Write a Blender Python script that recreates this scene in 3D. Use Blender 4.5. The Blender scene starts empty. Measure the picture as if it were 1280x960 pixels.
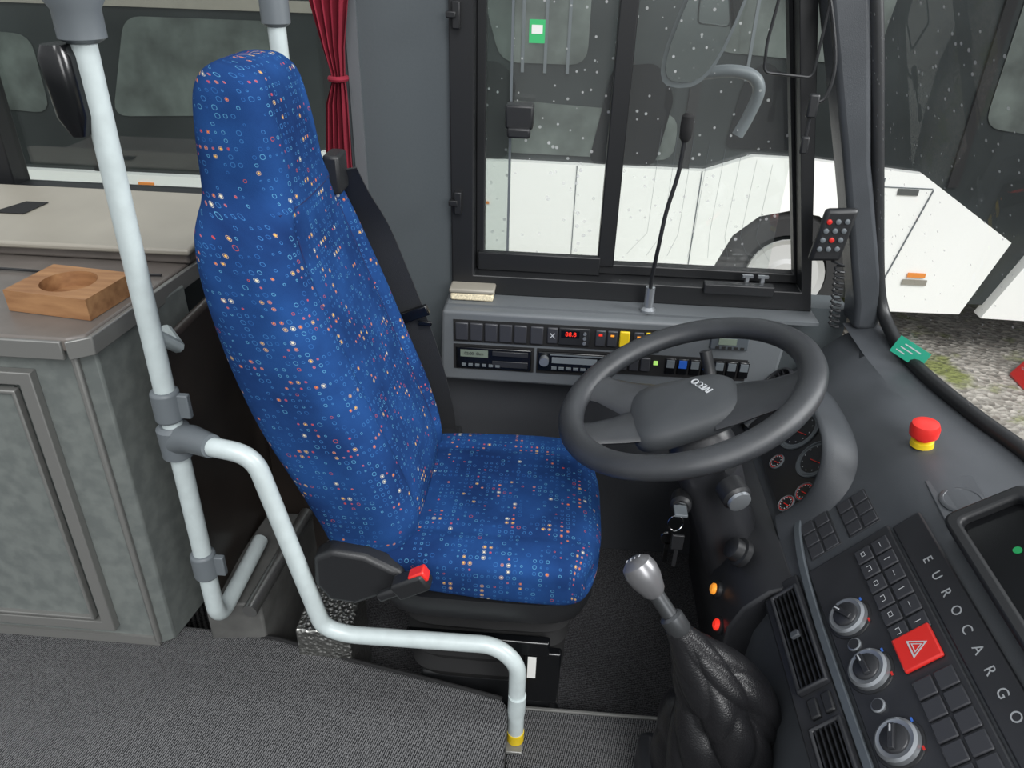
import bpy, bmesh, math, random
from mathutils import Vector as V, Matrix
random.seed(4)
SC=bpy.context.scene
COL=SC.collection
WL={}
pi=math.pi
# ------------------------------------------------------------------ helpers
def lin(c):
    o=[]
    for x in c:
        x=x/255.0
        o.append(x/12.92 if x<=.04045 else ((x+.055)/1.055)**2.4)
    return (o[0],o[1],o[2],1)
def mk(name,g,mat,parent=None,smooth=True,label=None,cat=None,kind=None,group=None,bev=0,recalc=True,ang=35,seg=2):
    vs,fs=g[0],g[1]
    uvs=g[2] if len(g)>2 else None
    vs=[V(v) for v in vs]
    lo=V((min(v.x for v in vs),min(v.y for v in vs),min(v.z for v in vs)))
    hi=V((max(v.x for v in vs),max(v.y for v in vs),max(v.z for v in vs)))
    c=(lo+hi)/2
    me=bpy.data.meshes.new(name)
    me.from_pydata([v-c for v in vs],[],fs)
    if uvs:
        ul=me.uv_layers.new(name="UVMap")
        for p in me.polygons:
            ff=fs[p.index]
            for li,vi in zip(p.loop_indices,ff):
                ul.data[li].uv=uvs[vi]
    if recalc:
        bm=bmesh.new();bm.from_mesh(me);bmesh.ops.recalc_face_normals(bm,faces=bm.faces);bm.to_mesh(me);bm.free()
    if smooth:
        for p in me.polygons:p.use_smooth=True
        me.set_sharp_from_angle(angle=math.radians(ang))
    ob=bpy.data.objects.new(name,me)
    ms=mat if isinstance(mat,(list,tuple)) else [mat]
    for m in ms: me.materials.append(m)
    COL.objects.link(ob)
    WL[ob.name]=c
    if parent is not None:
        ob.parent=parent; ob.location=c-WL[parent.name]
    else: ob.location=c
    if bev:
        b=ob.modifiers.new("bevel",'BEVEL');b.width=bev;b.segments=seg;b.limit_method='ANGLE';b.angle_limit=math.radians(35)
    if label:ob["label"]=label
    if cat:ob["category"]=cat
    if kind:ob["kind"]=kind
    if group:ob["group"]=group
    return ob
def thing(name,label,cat,loc,group=None):
    e=bpy.data.objects.new(name,None);e.empty_display_size=.05
    e.location=loc;COL.objects.link(e);WL[e.name]=V(loc)
    e["label"]=label;e["category"]=cat
    if group:e["group"]=group
    return e
AX=(V((1,0,0)),V((0,1,0)),V((0,0,1)))
def box(c,s,ax=AX):
    c=V(c);vs=[];
    for i in (-1,1):
        for j in (-1,1):
            for k in (-1,1):
                vs.append(c+ax[0]*(i*s[0]/2)+ax[1]*(j*s[1]/2)+ax[2]*(k*s[2]/2))
    return vs,[(0,1,3,2),(4,6,7,5),(0,4,5,1),(2,3,7,6),(0,2,6,4),(1,5,7,3)]
def bx(x0,x1,y0,y1,z0,z1): return box(((x0+x1)/2,(y0+y1)/2,(z0+z1)/2),(x1-x0,y1-y0,z1-z0))
def prism(pts,ext):
    n=len(pts);pts=[V(p) for p in pts];e=V(ext)
    vs=pts+[p+e for p in pts]
    fs=[tuple(range(n)),tuple(range(2*n-1,n-1,-1))]+[(i,(i+1)%n,n+(i+1)%n,n+i) for i in range(n)]
    return vs,fs
def pxz(p,y0,y1): return prism([(a,y0,b) for a,b in p],(0,y1-y0,0))
def merge(*gs):
    vs=[];fs=[]
    for g in gs:
        o=len(vs);vs+=list(g[0]);fs+=[tuple(i+o for i in f) for f in g[1]]
    return vs,fs
def ringframe(outer,inner,ext):
    n=len(outer);e=V(ext);o=[V(p) for p in outer];i=[V(p) for p in inner]
    vs=o+i+[p+e for p in o]+[p+e for p in i];fs=[]
    for k in range(n):
        k2=(k+1)%n
        fs+=[(k,k2,n+k2,n+k),(2*n+k,3*n+k,3*n+k2,2*n+k2),(k,2*n+k,2*n+k2,k2),(n+k,n+k2,3*n+k2,3*n+k)]
    return vs,fs
def cat_rom(pts,n=6):
    P=[V(p) for p in pts];out=[]
    for i in range(len(P)-1):
        p0=P[i-1] if i>0 else P[i]*2-P[i+1];p1=P[i];p2=P[i+1];p3=P[i+2] if i+2<len(P) else P[i+1]*2-P[i]
        for k in range(n):
            t=k/n
            out.append(.5*((2*p1)+(p2-p0)*t+(2*p0-5*p1+4*p2-p3)*t*t+(3*p1-p0-3*p2+p3)*t*t*t))
    out.append(P[-1]);return out
def fillet(pts,r,n=6):
    P=[V(p) for p in pts];out=[P[0]]
    for i in range(1,len(P)-1):
        a=P[i-1]-P[i];b=P[i+1]-P[i];d=min(r,a.length*.49,b.length*.49)
        A=P[i]+a.normalized()*d;B=P[i]+b.normalized()*d
        for k in range(n+1):
            t=k/n;out.append(A*(1-t)**2+P[i]*2*t*(1-t)+B*t*t)
    out.append(P[-1]);return out
def tube(pts,r,n=14,caps=True):
    P=[V(p) for p in pts];m=len(P)
    R=r if isinstance(r,(list,tuple)) else [r]*m
    T=[(P[min(i+1,m-1)]-P[max(i-1,0)]).normalized() for i in range(m)]
    u=V((0,0,1)) if abs(T[0].z)<.9 else V((1,0,0))
    vs=[];fs=[]
    for i in range(m):
        a=(u-T[i]*u.dot(T[i])).normalized();b=T[i].cross(a);u=a
        for k in range(n):
            th=2*pi*k/n
            vs.append(P[i]+a*(math.cos(th)*R[i])+b*(math.sin(th)*R[i]))
    for i in range(m-1):
        for k in range(n):
            k2=(k+1)%n;fs.append((i*n+k,i*n+k2,(i+1)*n+k2,(i+1)*n+k))
    if caps: fs+=[tuple(range(n-1,-1,-1)),tuple((m-1)*n+k for k in range(n))]
    return vs,fs
def ribbon(pts,wdir,w,th):
    P=[V(p) for p in pts];vs=[];fs=[];m=len(P)
    for i in range(m):
        T=(P[min(i+1,m-1)]-P[max(i-1,0)]).normalized()
        wd=V(wdir);wd=(wd-T*wd.dot(T)).normalized();nn=T.cross(wd)
        vs+=[P[i]+wd*w/2+nn*th/2,P[i]-wd*w/2+nn*th/2,P[i]-wd*w/2-nn*th/2,P[i]+wd*w/2-nn*th/2]
    for i in range(m-1):
        for k in range(4):
            k2=(k+1)%4;fs.append((i*4+k,i*4+k2,i*4+4+k2,i*4+4+k))
    fs+=[(3,2,1,0),tuple((m-1)*4+k for k in range(4))]
    return vs,fs
def frame_of(axis,ref=None):
    n=V(axis).normalized();r=V(ref) if ref else (V((0,0,1)) if abs(n.z)<.9 else V((1,0,0)))
    a=(r-n*r.dot(n)).normalized();return a,n.cross(a),n
def lathe(o,axis,prof,n=28,sx=1,ref=None):
    a,b,nn=frame_of(axis,ref);o=V(o);vs=[];fs=[];m=len(prof)
    for r,h in prof:
        for k in range(n):
            th=2*pi*k/n;vs.append(o+nn*h+a*(math.cos(th)*r*sx)+b*(math.sin(th)*r))
    for i in range(m-1):
        for k in range(n):
            k2=(k+1)%n;fs.append((i*n+k,i*n+k2,(i+1)*n+k2,(i+1)*n+k))
    fs+=[tuple(range(n-1,-1,-1)),tuple((m-1)*n+k for k in range(n))]
    return vs,fs
def cyl(p0,p1,r,n=24,r1=None):
    p0=V(p0);p1=V(p1);d=p1-p0
    return lathe(p0,d,[(r,0),(r if r1 is None else r1,d.length)],n)
def loft(rings,uv=None,caps=True):
    n=len(rings[0]);m=len(rings);vs=[V(p) for r in rings for p in r];fs=[]
    for i in range(m-1):
        for k in range(n):
            k2=(k+1)%n;fs.append((i*n+k,i*n+k2,(i+1)*n+k2,(i+1)*n+k))
    if caps: fs+=[tuple(range(n-1,-1,-1)),tuple((m-1)*n+k for k in range(n))]
    return (vs,fs,uv) if uv else (vs,fs)
def text(s,size,o,ux,uy,ext=.0006,cx=True):
    c=bpy.data.curves.new("tmp",'FONT');c.body=s;c.size=size;c.extrude=ext
    if cx:c.align_x='CENTER';c.align_y='CENTER'
    ob=bpy.data.objects.new("tmp",c);COL.objects.link(ob)
    dg=bpy.context.evaluated_depsgraph_get();dg.update()
    me=bpy.data.meshes.new_from_object(ob.evaluated_get(dg))
    ux=V(ux).normalized();uy=V(uy).normalized();n=ux.cross(uy);o=V(o)
    vs=[o+ux*v.co.x+uy*v.co.y+n*v.co.z for v in me.vertices];fs=[tuple(p.vertices) for p in me.polygons]
    bpy.data.objects.remove(ob);bpy.data.curves.remove(c);bpy.data.meshes.remove(me)
    return vs,fs
# ------------------------------------------------------------------ materials
def mat(name,col,rough=.5,metal=0,noise=0,scale=60,bump=0,bscale=None,spec=.5,col2=None,coat=0,emit=0,detail=4):
    m=bpy.data.materials.new(name);m.use_nodes=True;nt=m.node_tree;N=nt.nodes;L=nt.links
    b=N["Principled BSDF"];c=lin(col)
    b.inputs["Base Color"].default_value=c;b.inputs["Roughness"].default_value=rough;b.inputs["Metallic"].default_value=metal
    b.inputs["Specular IOR Level"].default_value=spec;b.inputs["Coat Weight"].default_value=coat
    if emit:
        b.inputs["Emission Color"].default_value=c;b.inputs["Emission Strength"].default_value=emit
    tc=N.new("ShaderNodeTexCoord")
    if noise or col2:
        n=N.new("ShaderNodeTexNoise");n.inputs["Scale"].default_value=scale;n.inputs["Detail"].default_value=detail
        L.new(tc.outputs["Object"],n.inputs["Vector"])
        r=N.new("ShaderNodeValToRGB")
        if col2: a,z=lin(col2),c;r.color_ramp.elements[0].position=.38;r.color_ramp.elements[1].position=.62
        else:
            a=tuple(x*(1-noise) for x in c[:3])+(1,);z=tuple(min(1,x*(1+noise)) for x in c[:3])+(1,)
            r.color_ramp.elements[0].position=.3;r.color_ramp.elements[1].position=.7
        r.color_ramp.elements[0].color=a;r.color_ramp.elements[1].color=z
        L.new(n.outputs["Fac"],r.inputs["Fac"]);L.new(r.outputs["Color"],b.inputs["Base Color"])
    if bump:
        n2=N.new("ShaderNodeTexNoise");n2.inputs["Scale"].default_value=bscale or scale;n2.inputs["Detail"].default_value=3
        L.new(tc.outputs["Object"],n2.inputs["Vector"])
        bp=N.new("ShaderNodeBump");bp.inputs["Strength"].default_value=bump;bp.inputs["Distance"].default_value=.002
        L.new(n2.outputs["Fac"],bp.inputs["Height"]);L.new(bp.outputs["Normal"],b.inputs["Normal"])
    return m
def glassmat(name,tint=(1,1,1),refl=.06,specks=0):
    m=bpy.data.materials.new(name);m.use_nodes=True;nt=m.node_tree;N=nt.nodes;L=nt.links;N.clear()
    o=N.new("ShaderNodeOutputMaterial");t=N.new("ShaderNodeBsdfTransparent");t.inputs[0].default_value=(*tint,1)
    g=N.new("ShaderNodeBsdfGlossy");g.inputs["Roughness"].default_value=.02
    mx=N.new("ShaderNodeMixShader");mx.inputs[0].default_value=refl
    L.new(t.outputs[0],mx.inputs[1]);L.new(g.outputs[0],mx.inputs[2]);last=mx
    if specks:
        tc=N.new("ShaderNodeTexCoord");vo=N.new("ShaderNodeTexVoronoi");vo.inputs["Scale"].default_value=specks
        L.new(tc.outputs["Object"],vo.inputs["Vector"])
        ns=N.new("ShaderNodeTexNoise");ns.inputs["Scale"].default_value=3;L.new(tc.outputs["Object"],ns.inputs["Vector"])
        mu=N.new("ShaderNodeMath");mu.operation='MULTIPLY';mu.inputs[1].default_value=.24;L.new(ns.outputs["Fac"],mu.inputs[0])
        lt=N.new("ShaderNodeMath");lt.operation='LESS_THAN';L.new(vo.outputs["Distance"],lt.inputs[0]);L.new(mu.outputs[0],lt.inputs[1])
        m2=N.new("ShaderNodeMath");m2.operation='MULTIPLY_ADD';m2.inputs[1].default_value=.4;m2.inputs[2].default_value=.03;L.new(lt.outputs[0],m2.inputs[0])
        d=N.new("ShaderNodeBsdfDiffuse");d.inputs[0].default_value=(.75,.75,.75,1)
        mx2=N.new("ShaderNodeMixShader");L.new(m2.outputs[0],mx2.inputs[0]);L.new(mx.outputs[0],mx2.inputs[1]);L.new(d.outputs[0],mx2.inputs[2]);last=mx2
    L.new(last.outputs[0],o.inputs[0]);return m
def fabric():
    m=bpy.data.materials.new("seat_fabric");m.use_nodes=True;nt=m.node_tree;N=nt.nodes;L=nt.links;b=N["Principled BSDF"]
    b.inputs["Roughness"].default_value=.97;b.inputs["Specular IOR Level"].default_value=.06
    def M(op,a,bv=None,c=None):
        n=N.new("ShaderNodeMath");n.operation=op
        for i,x in enumerate((a,bv,c)):
            if x is None:continue
            if isinstance(x,(int,float)):n.inputs[i].default_value=x
            else:L.new(x,n.inputs[i])
        return n.outputs[0]
    uv=N.new("ShaderNodeUVMap");sep=N.new("ShaderNodeSeparateXYZ");L.new(uv.outputs[0],sep.inputs[0])
    k=1/.0116
    U=M('MULTIPLY',sep.outputs[0],k);W=M('MULTIPLY',sep.outputs[1],k)
    fu=M('FLOOR',U);fw=M('FLOOR',W)
    def wn(a,c,off):
        cb=N.new("ShaderNodeCombineXYZ");L.new(a,cb.inputs[0]);L.new(c,cb.inputs[1]);cb.inputs[2].default_value=off
        w=N.new("ShaderNodeTexWhiteNoise");w.noise_dimensions='3D';L.new(cb.outputs[0],w.inputs[0]);return w.outputs["Value"]
    r1=wn(fu,fw,1);r2=wn(fu,fw,2);r3=wn(fu,fw,3)
    cbn=N.new("ShaderNodeCombineXYZ");L.new(fu,cbn.inputs[0]);L.new(fw,cbn.inputs[1])
    cn=N.new("ShaderNodeTexNoise");cn.inputs["Scale"].default_value=.26;cn.inputs["Detail"].default_value=0;L.new(cbn.outputs[0],cn.inputs[0])
    c3=cn.outputs["Fac"]
    du=M('ABSOLUTE',M('SUBTRACT',M('FRACT',U),.5));dw=M('ABSOLUTE',M('SUBTRACT',M('FRACT',W),.5))
    p=M('POWER',M('ADD',M('POWER',du,2.4),M('POWER',dw,2.4)),1/2.4)
    R=M('MULTIPLY_ADD',r2,.20,.11)
    ring=M('LESS_THAN',M('ABSOLUTE',M('SUBTRACT',p,R)),.036)
    disc=M('LESS_THAN',p,M('MULTIPLY',R,.55))
    pres=M('GREATER_THAN',r1,M('MULTIPLY_ADD',c3,-1.1,.95))
    rowm=M('LESS_THAN',M('FRACT',M('DIVIDE',M('ADD',fw,.1),3)),.5)
    hot=M('MULTIPLY',M('MULTIPLY',M('GREATER_THAN',c3,.56),M('GREATER_THAN',r3,.28)),rowm)
    n=N.new("ShaderNodeTexNoise");n.inputs["Scale"].default_value=7;n.inputs["Detail"].default_value=6
    cb=N.new("ShaderNodeCombineXYZ");L.new(sep.outputs[0],cb.inputs[0]);L.new(sep.outputs[1],cb.inputs[1]);L.new(cb.outputs[0],n.inputs["Vector"])
    rp=N.new("ShaderNodeValToRGB");rp.color_ramp.elements[0].color=lin((24,47,90));rp.color_ramp.elements[1].color=lin((34,70,124))
    rp.color_ramp.elements[0].position=.35;rp.color_ramp.elements[1].position=.65;L.new(n.outputs["Fac"],rp.inputs[0])
    cool=N.new("ShaderNodeValToRGB");cr=cool.color_ramp;cr.interpolation='CONSTANT'
    cr.elements[0].color=lin((60,112,166));cr.elements[1].position=.4;cr.elements[1].color=lin((86,146,180))
    e=cr.elements.new(.66);e.color=lin((46,92,150));e=cr.elements.new(.95);e.color=lin((176,76,62))
    L.new(r3,cool.inputs[0])
    warm=N.new("ShaderNodeValToRGB");cr=warm.color_ramp;cr.interpolation='CONSTANT'
    cr.elements[0].color=lin((206,70,42));cr.elements[1].position=.30;cr.elements[1].color=lin((224,124,48))
    e=cr.elements.new(.60);e.color=lin((222,170,84));e=cr.elements.new(.88);e.color=lin((212,202,176))
    L.new(r2,warm.inputs[0])
    def mix(f,a,c):
        x=N.new("ShaderNodeMix");x.data_type='RGBA';L.new(f,x.inputs[0]);L.new(a,x.inputs[6]);L.new(c,x.inputs[7]);return x.outputs[2]
    col=mix(M('MULTIPLY',ring,M('MULTIPLY',pres,.85)),rp.outputs[0],mix(M('MULTIPLY',hot,.6),cool.outputs[0],warm.outputs[0]))
    col=mix(M('MULTIPLY',M('MULTIPLY',disc,pres),hot),col,warm.outputs[0])
    L.new(col,b.inputs["Base Color"])
    n2=N.new("ShaderNodeTexNoise");n2.inputs["Scale"].default_value=900;L.new(cb.outputs[0],n2.inputs["Vector"])
    bp=N.new("ShaderNodeBump");bp.inputs["Strength"].default_value=.4;bp.inputs["Distance"].default_value=.001
    L.new(n2.outputs[0],bp.inputs["Height"]);L.new(bp.outputs[0],b.inputs["Normal"])
    return m
def carpet(name,c1,c2,rib=260,angle=0,ns=230):
    m=bpy.data.materials.new(name);m.use_nodes=True;nt=m.node_tree;N=nt.nodes;L=nt.links;b=N["Principled BSDF"]
    b.inputs["Roughness"].default_value=.95;b.inputs["Specular IOR Level"].default_value=.1
    tc=N.new("ShaderNodeTexCoord");mp=N.new("ShaderNodeMapping");mp.inputs["Rotation"].default_value=(0,0,angle)
    L.new(tc.outputs["Object"],mp.inputs[0])
    w=N.new("ShaderNodeTexWave");w.inputs["Scale"].default_value=rib/2/pi*1.0;w.inputs["Distortion"].default_value=1.6;w.inputs["Detail"].default_value=3
    w.bands_direction='X';L.new(mp.outputs[0],w.inputs[0])
    n=N.new("ShaderNodeTexNoise");n.inputs["Scale"].default_value=ns;n.inputs["Detail"].default_value=6;L.new(tc.outputs["Object"],n.inputs[0])
    a=N.new("ShaderNodeMath");a.operation='MULTIPLY_ADD';a.inputs[1].default_value=.26;L.new(w.outputs["Fac"],a.inputs[0])
    a2=N.new("ShaderNodeMath");a2.operation='MULTIPLY';a2.inputs[1].default_value=.78;L.new(n.outputs["Fac"],a2.inputs[0]);L.new(a2.outputs[0],a.inputs[2])
    r=N.new("ShaderNodeValToRGB");r.color_ramp.elements[0].position=.38;r.color_ramp.elements[1].position=.68
    r.color_ramp.elements[0].color=lin(c1);r.color_ramp.elements[1].color=lin(c2);L.new(a.outputs[0],r.inputs[0]);L.new(r.outputs[0],b.inputs["Base Color"])
    bp=N.new("ShaderNodeBump");bp.inputs["Strength"].default_value=.9;bp.inputs["Distance"].default_value=.004
    L.new(a.outputs[0],bp.inputs["Height"]);L.new(bp.outputs[0],b.inputs["Normal"])
    return m
def wood():
    m=bpy.data.materials.new("wood");m.use_nodes=True;nt=m.node_tree;N=nt.nodes;L=nt.links;b=N["Principled BSDF"];b.inputs["Roughness"].default_value=.6
    tc=N.new("ShaderNodeTexCoord");mp=N.new("ShaderNodeMapping");mp.inputs["Scale"].default_value=(8,60,60);L.new(tc.outputs["Object"],mp.inputs[0])
    n=N.new("ShaderNodeTexNoise");n.inputs["Scale"].default_value=1;n.inputs["Detail"].default_value=6;L.new(mp.outputs[0],n.inputs[0])
    r=N.new("ShaderNodeValToRGB");r.color_ramp.elements[0].color=lin((130,90,58));r.color_ramp.elements[1].color=lin((168,126,86))
    r.color_ramp.elements[0].position=.3;r.color_ramp.elements[1].position=.7;L.new(n.outputs[0],r.inputs[0]);L.new(r.outputs[0],b.inputs["Base Color"]);return m
def gravel():
    m=bpy.data.materials.new("gravel");m.use_nodes=True;nt=m.node_tree;N=nt.nodes;L=nt.links;b=N["Principled BSDF"];b.inputs["Roughness"].default_value=.95
    tc=N.new("ShaderNodeTexCoord");v=N.new("ShaderNodeTexVoronoi");v.inputs["Scale"].default_value=26;L.new(tc.outputs["Object"],v.inputs[0])
    r=N.new("ShaderNodeValToRGB");r.color_ramp.elements[0].color=lin((120,114,106));r.color_ramp.elements[1].color=lin((206,200,190))
    L.new(v.outputs["Color"],r.inputs[0])
    n=N.new("ShaderNodeTexNoise");n.inputs["Scale"].default_value=2.6;n.inputs["Detail"].default_value=8;L.new(tc.outputs["Object"],n.inputs[0])
    r2=N.new("ShaderNodeValToRGB");r2.color_ramp.elements[0].position=.52;r2.color_ramp.elements[1].position=.62;L.new(n.outputs[0],r2.inputs[0])
    x=N.new("ShaderNodeMix");x.data_type='RGBA';L.new(r2.outputs[0],x.inputs[0]);L.new(r.outputs[0],x.inputs[6]);x.inputs[7].default_value=lin((136,142,84))
    L.new(x.outputs[2],b.inputs["Base Color"])
    bp=N.new("ShaderNodeBump");bp.inputs["Distance"].default_value=.02;L.new(v.outputs["Distance"],bp.inputs["Height"]);L.new(bp.outputs[0],b.inputs["Normal"]);return m
def diamond():
    m=mat("checker_plate",(190,190,185),.35,1);nt=m.node_tree;N=nt.nodes;L=nt.links;b=N["Principled BSDF"]
    tc=N.new("ShaderNodeTexCoord");mp=N.new("ShaderNodeMapping");mp.inputs["Rotation"].default_value=(.78,.78,.78);L.new(tc.outputs["Object"],mp.inputs[0])
    c=N.new("ShaderNodeTexVoronoi");c.inputs["Scale"].default_value=110;L.new(mp.outputs[0],c.inputs[0])
    bp=N.new("ShaderNodeBump");bp.inputs["Distance"].default_value=.004;L.new(c.outputs["Distance"],bp.inputs["Height"]);L.new(bp.outputs[0],b.inputs["Normal"]);return m
M_fab=fabric()
M_black=mat("black_plastic",(32,33,35),.42,bump=.15,bscale=700)
M_blackg=mat("gloss_black",(14,15,17),.18)
M_blackm=mat("matt_black",(20,20,21),.85)
M_dash=mat("dash_plastic",(66,69,73),.36,bump=.25,bscale=900,noise=.12,scale=10)
M_hood=mat("hood_plastic",(54,57,61),.46,bump=.25,bscale=900,noise=.10,scale=10)
M_dash2=mat("dash_dark_plastic",(42,43,46),.34,bump=.2,bscale=900,noise=.1,scale=15)
M_key=mat("key_plastic",(52,53,57),.42)
M_trimg=mat("grey_satin_trim",(84,90,95),.35,metal=.2)
M_wheel=mat("steering_leather",(52,54,57),.32,bump=.3,bscale=1200,noise=.18,scale=14)
M_hub=mat("hub_plastic",(62,65,68),.55,bump=.3,bscale=1000)
M_panel=mat("panel_grey",(96,100,103),.45,bump=.2,bscale=700)
M_wall=mat("wall_laminate",(78,84,87),.5,noise=.04,scale=200)
M_wallL=mat("wall_lower",(58,60,64),.75,bump=.3,bscale=400)
M_rub=mat("rubber_black",(24,25,27),.45)
M_pole=mat("pole_powder_coat",(184,194,194),.32,noise=.06,scale=40)
M_joint=mat("pole_joint_grey",(98,104,108),.45)
M_cab=mat("cabinet_laminate",(112,117,114),.45,col2=(99,104,102),scale=34,detail=12)
M_ctop=mat("counter_laminate",(106,100,95),.38,noise=.10,scale=20)
M_lid=mat("lid_beige",(146,141,130),.42,noise=.06,scale=8)
M_alu=mat("aluminium",(165,165,163),.3,metal=.9)
M_alud=mat("aluminium_dull",(130,130,127),.42,metal=.4)
M_white=mat("white_paint",(246,246,242),.3,noise=.02,scale=1)
M_whitel=mat("white_label",(230,230,226),.6)
M_curt=mat("curtain_maroon",(124,18,40),.85,noise=.15,scale=30)
M_belt=mat("belt_webbing",(40,41,43),.55,bump=.4,bscale=600)
M_red=mat("red_plastic",(215,44,38),.35)
M_redh=mat("red_key",(200,40,34),.4)
M_yel=mat("yellow_plastic",(222,190,30),.45)
M_amber=mat("amber_lens",(240,150,50),.3,emit=.5)
M_redl=mat("red_lens",(235,50,35),.3,emit=.6)
M_blue=mat("blue_key",(40,90,180),.4)
M_lcd=mat("display_grey",(110,120,108),.3)
M_leather=mat("boot_leather",(26,26,28),.30,bump=.4,bscale=380)
M_chrome=mat("chrome",(200,200,200),.15,metal=1)
M_silver=mat("silver_ring",(156,160,164),.3,metal=.7)
M_dsilver=mat("dark_metal",(84,86,88),.35,metal=.7)
M_knobg=mat("shift_knob_grey",(120,120,122),.3,metal=.5)
M_dglass=mat("dark_bus_glass",(46,50,50),.10,noise=.5,scale=1.0,spec=.5)  # lighter mottling paints blurred reflections into the tinted glass colour
M_dgrey=mat("bus_interior_grey",(80,82,80),.6,noise=.3,scale=2)
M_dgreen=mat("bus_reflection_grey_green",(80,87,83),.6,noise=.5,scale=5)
M_tyre=mat("tyre",(46,46,47),.8)
M_rim=mat("wheel_rim",(190,190,188),.4)
M_glass=glassmat("window_glass",(.96,.98,.97),.05,specks=38)
M_wsg=glassmat("windscreen_glass",(.97,.98,.98),.05,specks=50)
M_pane2=glassmat("sliding_glass",(.88,.91,.90),.08)
M_mirror=mat("mirror_glass",(200,205,205),.03,metal=1)
M_green=mat("green_card",(20,150,120),.5)
M_sgreen=mat("green_sticker",(60,180,110),.5)
M_brist=mat("brush_bristle",(222,210,180),.8,noise=.3,scale=300)
M_wood=wood();M_gravel=gravel();M_plate=diamond()
M_carp=carpet("aisle_carpet",(26,27,29),(122,122,123),rib=480,angle=.2,ns=320)
M_carp2=carpet("cab_carpet",(26,26,28),(98,98,100),rib=560,angle=1.57,ns=340)
M_brown=mat("dark_brown_panel",(50,44,40),.35,noise=.3,scale=6)
M_greyfloor=mat("dark_grey_floor",(84,84,82),.6,noise=.25,scale=20)  # plain dark grey with slight mottling, used on the ledge body
M_orange=mat("orange_label",(230,140,60),.5)
M_gdial=mat("gauge_face",(30,30,33),.3)
M_gred=mat("gauge_red",(190,50,45),.4,emit=.15)
M_mark=mat("white_print",(186,189,192),.5)
M_sletter=mat("silver_letter",(185,188,190),.4,metal=.3)
# ------------------------------------------------------------------ camera
cd=bpy.data.cameras.new("camera");cd.lens=27;cd.sensor_width=36;cd.clip_start=.02
cam=bpy.data.objects.new("camera",cd);COL.objects.link(cam)
R=Matrix(((.99696,-.05987,.04985),(.07331,.50444,-.86036),(.0264,.8614,.5073)))
cam.matrix_world=Matrix.Translation((0,0,1.5))@R.to_4x4()
SC.camera=cam
# ------------------------------------------------------------------ setting
mk("wall_driver_side",merge(bx(-.470,-.247,1.70,1.78,-.02,2.0),bx(-.247,.69,1.70,1.78,.02,.755),
   bx(-2.8,-.470,1.70,1.78,.02,.93),bx(-2.8,-.470,1.70,1.78,1.75,2.0),bx(-.247,.5,1.70,1.78,1.6,2.0)),M_wall,kind="structure",smooth=False)
mk("wall_lining",bx(-.62,.69,1.66,1.70,0,.57),M_wallL,kind="structure",smooth=False)
mk("trim_3",bx(-.462,-.438,1.692,1.70,.0,2.0),M_panel,kind="structure",smooth=False)
w1=mk("window_1",merge(ringframe([(-.247,1.68,1.6),(-.247,1.68,.753),(.597,1.68,.753),(.43,1.68,1.6)],[(-.196,1.68,1.55),(-.196,1.68,.80),(.566,1.68,.80),(.40,1.68,1.55)],(0,.1,0)),
   ringframe([(-.196,1.73,1.55),(-.196,1.73,.80),(.566,1.73,.80),(.40,1.73,1.55)],[(-.176,1.73,1.54),(-.176,1.73,.825),(.555,1.73,.825),(.392,1.73,1.54)],(0,.03,0)),
   bx(.094,.132,1.725,1.765,.82,1.55),bx(-.19,.10,1.715,1.735,.80,.845)),M_rub,kind="structure",bev=.003)
mk("glass_pane",bx(-.18,.50,1.757,1.760,.81,1.55),M_glass,w1,smooth=False)
mk("sliding_pane",bx(-.18,-.118,1.738,1.742,.83,1.55),M_pane2,w1,smooth=False)
mk("pane_edge",bx(-.124,-.119,1.735,1.745,.83,1.55),M_joint,w1,smooth=False)
mk("window_latch",merge(bx(-.13,-.07,1.69,1.735,1.135,1.185),bx(-.125,-.075,1.68,1.70,1.118,1.14)),M_black,w1,bev=.005)
for zz in (.95,1.33):
    mk("window_hinge",merge(bx(-.238,-.222,1.665,1.685,zz,zz+.05),bx(-.25,-.23,1.66,1.68,zz+.02,zz+.032)),M_rub,w1,bev=.002)
g=[]
for i in range(8):
    x0=.21+i*.036
    g.append(tube([(x0,1.752,1.14-.01*i),(x0-.005,1.752,.90),(x0+.012*(i-4),1.752,.845)],.0003,n=4))
mk("demister_wire",merge(*g),M_joint,w1)
for x0 in (.440,.475):
    mk("wire_clip",merge(bx(x0-.004,x0+.004,1.69,1.70,.80,.83),bx(x0-.012,x0+.012,1.688,1.696,.826,.832)),M_silver,w1)
mk("bottom_rail_lock",bx(.34,.50,1.665,1.69,.79,.815),M_black,w1,bev=.003)
mk("green_sticker",merge(bx(-.088,-.055,1.751,1.753,1.30,1.345)),M_sgreen,w1,smooth=False)
mk("sticker_print",merge(bx(-.083,-.06,1.7500,1.7505,1.318,1.335)),M_whitel,w1,smooth=False)
w2=mk("window_2",merge(bx(-2.8,-.47,1.69,1.76,.93,.955),bx(-1.32,-1.28,1.70,1.76,.95,1.75),bx(-.50,-.47,1.69,1.76,.95,1.75)),M_rub,kind="structure",bev=.003)
mk("glass_pane",bx(-2.8,-.5,1.74,1.745,.95,1.75),M_pane2,w2,smooth=False)
mk("trim_1",merge(prism([(.40,1.62,1.75),(.440,1.62,1.55),(.472,1.62,1.404),(.570,1.62,1.111),(.670,1.62,.80),(.68,1.62,.74),(.735,1.62,.74),(.735,1.62,.80),(.625,1.62,1.113),(.55,1.62,1.407),(.505,1.62,1.55),(.45,1.62,1.75)],(0,.09,0))),M_dash,kind="structure",bev=.012,seg=3)
base=[(.737,1.62),(.737,1.50),(.745,1.384),(.778,1.24),(.818,1.11),(.85,.9),(.87,.6),(.875,.3)]
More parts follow.
